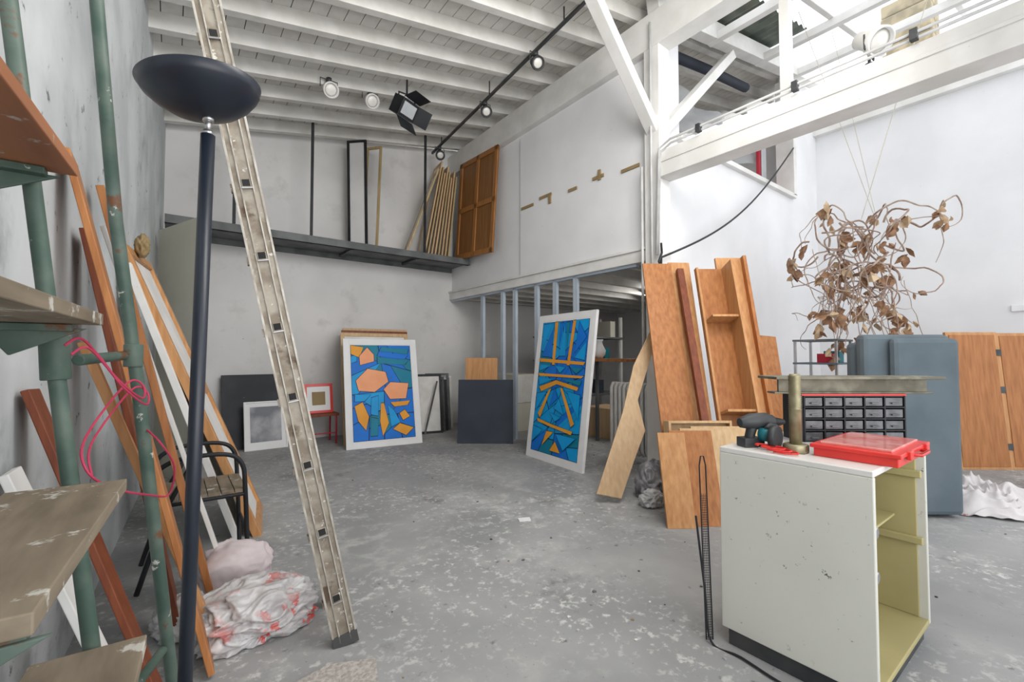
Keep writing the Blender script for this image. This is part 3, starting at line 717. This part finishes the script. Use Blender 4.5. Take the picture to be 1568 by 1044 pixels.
# ---------------- right area ----------------
b=B('upright_mattress'); b.M=frameM((4.19,1.11,0),(4.70,.71,0),(.0,.0,1))
b.bx((0,0,0),(.66,.10,1.36),bluegrey); b.bx((.17,-.07,.02),(.66,0,1.33),bluegrey); b.bx((0,.10,0),(.66,.2,1.3),bluegrey); b.done(.035)
b=B('wooden_door_panels')
b.M=frameM((6.64,.95,0),(7.09,.60,0),(.08,.1,1.43)); b.bx((0,0,0),(.55,.03,1.46),orange2); b.bx((.03,-.006,.03),(.52,0,1.43),orange)
b.M=frameM((7.07,.62,0),(7.54,.25,0),(.08,.1,1.43)); b.bx((0,0,0),(.6,.03,1.45),orange2); b.bx((.03,-.006,.03),(.57,0,1.42),orange)
for z in (.2,.8,1.2): b.bx((-.03,-.01,z),(.03,-.005,z+.07),darkmetal)
b.done(.002)
b=B('dust_sheet_pile'); b.drape((5.23,.62,0),(.46,.40),.19,clothp,9,110,.3); b.done()
b=B('metal_trestle_table')
for x in (5.7,6.15):
    for y in (1.75,2.15): b.beam((x,y,0),(x,y,1.36),.025,.025,chrome,up=(0,1,0))
b.bx((5.68,1.73,1.36),(6.17,2.17,1.38),shelfmetal); b.bx((5.68,1.73,1.1),(6.17,2.17,1.12),bluegrey); b.bx((5.75,1.8,1.12),(5.9,1.95,1.22),redpaint); b.bx((5.95,1.8,1.12),(6.1,1.95,1.25),bluebin)
b.bx((5.68,1.73,.5),(6.17,2.17,.52),shelfmetal); b.done(.002)
b=B('folding_stool'); b.bx((6.1,.1,.42),(6.45,.45,.46),redpaint)
for x in (6.13,6.42):
    for y in (.13,.42): b.beam((x,y,0),(x,y,.42),.02,.02,darkmetal,up=(0,1,0))
b.done(.003)
b=B('dried_vine_mobile'); rr=random.Random(21); C=V((5.94,1.64,2.18))
ends=[]
for i in range(40):
    p=C+V((rr.gauss(0,.28),rr.gauss(0,.22),rr.uniform(-.3,.5))); d=V((rr.gauss(0,1),rr.gauss(0,1),rr.gauss(0,.8))).normalized(); pts=[p.copy()]
    turn=V((rr.gauss(0,1),rr.gauss(0,1),rr.gauss(0,1)))*.35
    for k in range(18):
        pull=(C-p)
        d=(d+d.cross(turn)*.5+V((rr.gauss(0,.3),rr.gauss(0,.3),rr.gauss(0,.3)-.07*k/6))+pull*(.15+.5*max(0,pull.length-.6))).normalized(); p=p+d*.07; pts.append(p.copy())
    b.tube(smooth(pts,2),[.011*(1-.75*j/(2*18)) for j in range(37)],twig,5); ends+=pts[3::2]
for i in range(36):
    a=rr.uniform(0,6.28); rad_=rr.uniform(.15,.66)
    p=C+V((math.cos(a)*rad_,math.sin(a)*rad_*.8,rr.uniform(-.4,.25))); dx,dy=rr.gauss(0,.018),rr.gauss(0,.018); pts=[p+V((dx*k+rr.gauss(0,.008),dy*k+rr.gauss(0,.008),-.075*k)) for k in range(9)]
    b.tube(smooth(pts,2),.0045,twig,4); ends+=pts[2:]
def leaf(p,l):
    w=l*.36; E=Euler((rr.gauss(math.pi,.6),rr.gauss(0,.6),rr.uniform(0,6))).to_matrix()@Matrix.Rotation(math.pi/2,3,'X')
    c_=rr.uniform(.3,1.0); m_=leafm if rr.random()<.7 else leafm2
    L_=[V((0,0,0)),V((w*.8,l*.3,c_*w)),V((w,l*.6,c_*w*1.4)),V((0,l*1.1,l*.25)),V((-w,l*.6,c_*w*1.4)),V((-w*.8,l*.3,c_*w))]; mid=[V((0,l*.35,-.1*w)),V((0,l*.7,0))]
    vs=[b.v(p+E@q) for q in L_]; ms=[b.v(p+E@q) for q in mid]
    b.face([vs[0],vs[1],ms[0]],m_); b.face([vs[1],vs[2],ms[1],ms[0]],m_); b.face([vs[2],vs[3],ms[1]],m_)
    b.face([vs[3],vs[4],ms[1]],m_); b.face([vs[4],vs[5],ms[0],ms[1]],m_); b.face([vs[5],vs[0],ms[0]],m_)
for i in range(66):
    q=rr.choice(ends)
    for k in range(rr.randint(2,5)): leaf(q+V((rr.gauss(0,.03),rr.gauss(0,.03),rr.gauss(0,.04))),rr.uniform(.06,.14))
for q in ((5.3,1.9,4.9),(6.3,1.0,5.12),(6.3,1.9,5.12)): b.tube([C+V((rr.gauss(0,.25),rr.gauss(0,.2),.55)),q],.004,rope,4)
b.done()
b=B('wall_socket'); b.bx((8.37,.55,1.75),(8.4,.70,1.83),white); b.done(.004)
# ---------------- world, lights, camera ----------------
w=bpy.data.worlds.new('World'); sc.world=w; w.use_nodes=True
bg=w.node_tree.nodes['Background']; bg.inputs[0].default_value=(.95,.97,1,1); bg.inputs[1].default_value=1.9
def area_light(name,loc,target,sx,sy,power,col=(1,.98,.95)):
    l=bpy.data.lights.new(name,'AREA'); l.shape='RECTANGLE'; l.size=sx; l.size_y=sy; l.energy=power; l.color=col
    o=bpy.data.objects.new(name,l); o.location=loc; o.rotation_euler=(V(target)-V(loc)).to_track_quat('-Z','Y').to_euler(); COLL.objects.link(o)
area_light('high_fill_light',(1.9,.6,3.9),(1.6,7,1.4),2.2,1.2,95)  # added fill above the view, brightens the back of the room
area_light('rear_fill_light',(1.2,-1.2,1.6),(2.2,5,4.4),2.5,1.5,35)  # added soft fill from behind the camera, no real fixture
area_light('storage_fill_light',(6.0,4.2,2.12),(5.2,5.0,0),1.2,.4,14)  # added weak fill to lift the dim space under the mezzanine
area_light('upper_room_area_light',(5.8,4.6,4.7),(6,4.0,2.5),1.2,.5,22)  # bare area light inside the upper room, no fitting modelled
cam=bpy.data.cameras.new('camera'); co=bpy.data.objects.new('camera',cam); COLL.objects.link(co)
cam.sensor_width=36; cam.lens=711/1622*36; cam.clip_start=.02
co.location=(0,0,1.2); co.rotation_euler=(math.radians(91.85),0,math.radians(-37.1)); sc.camera=co
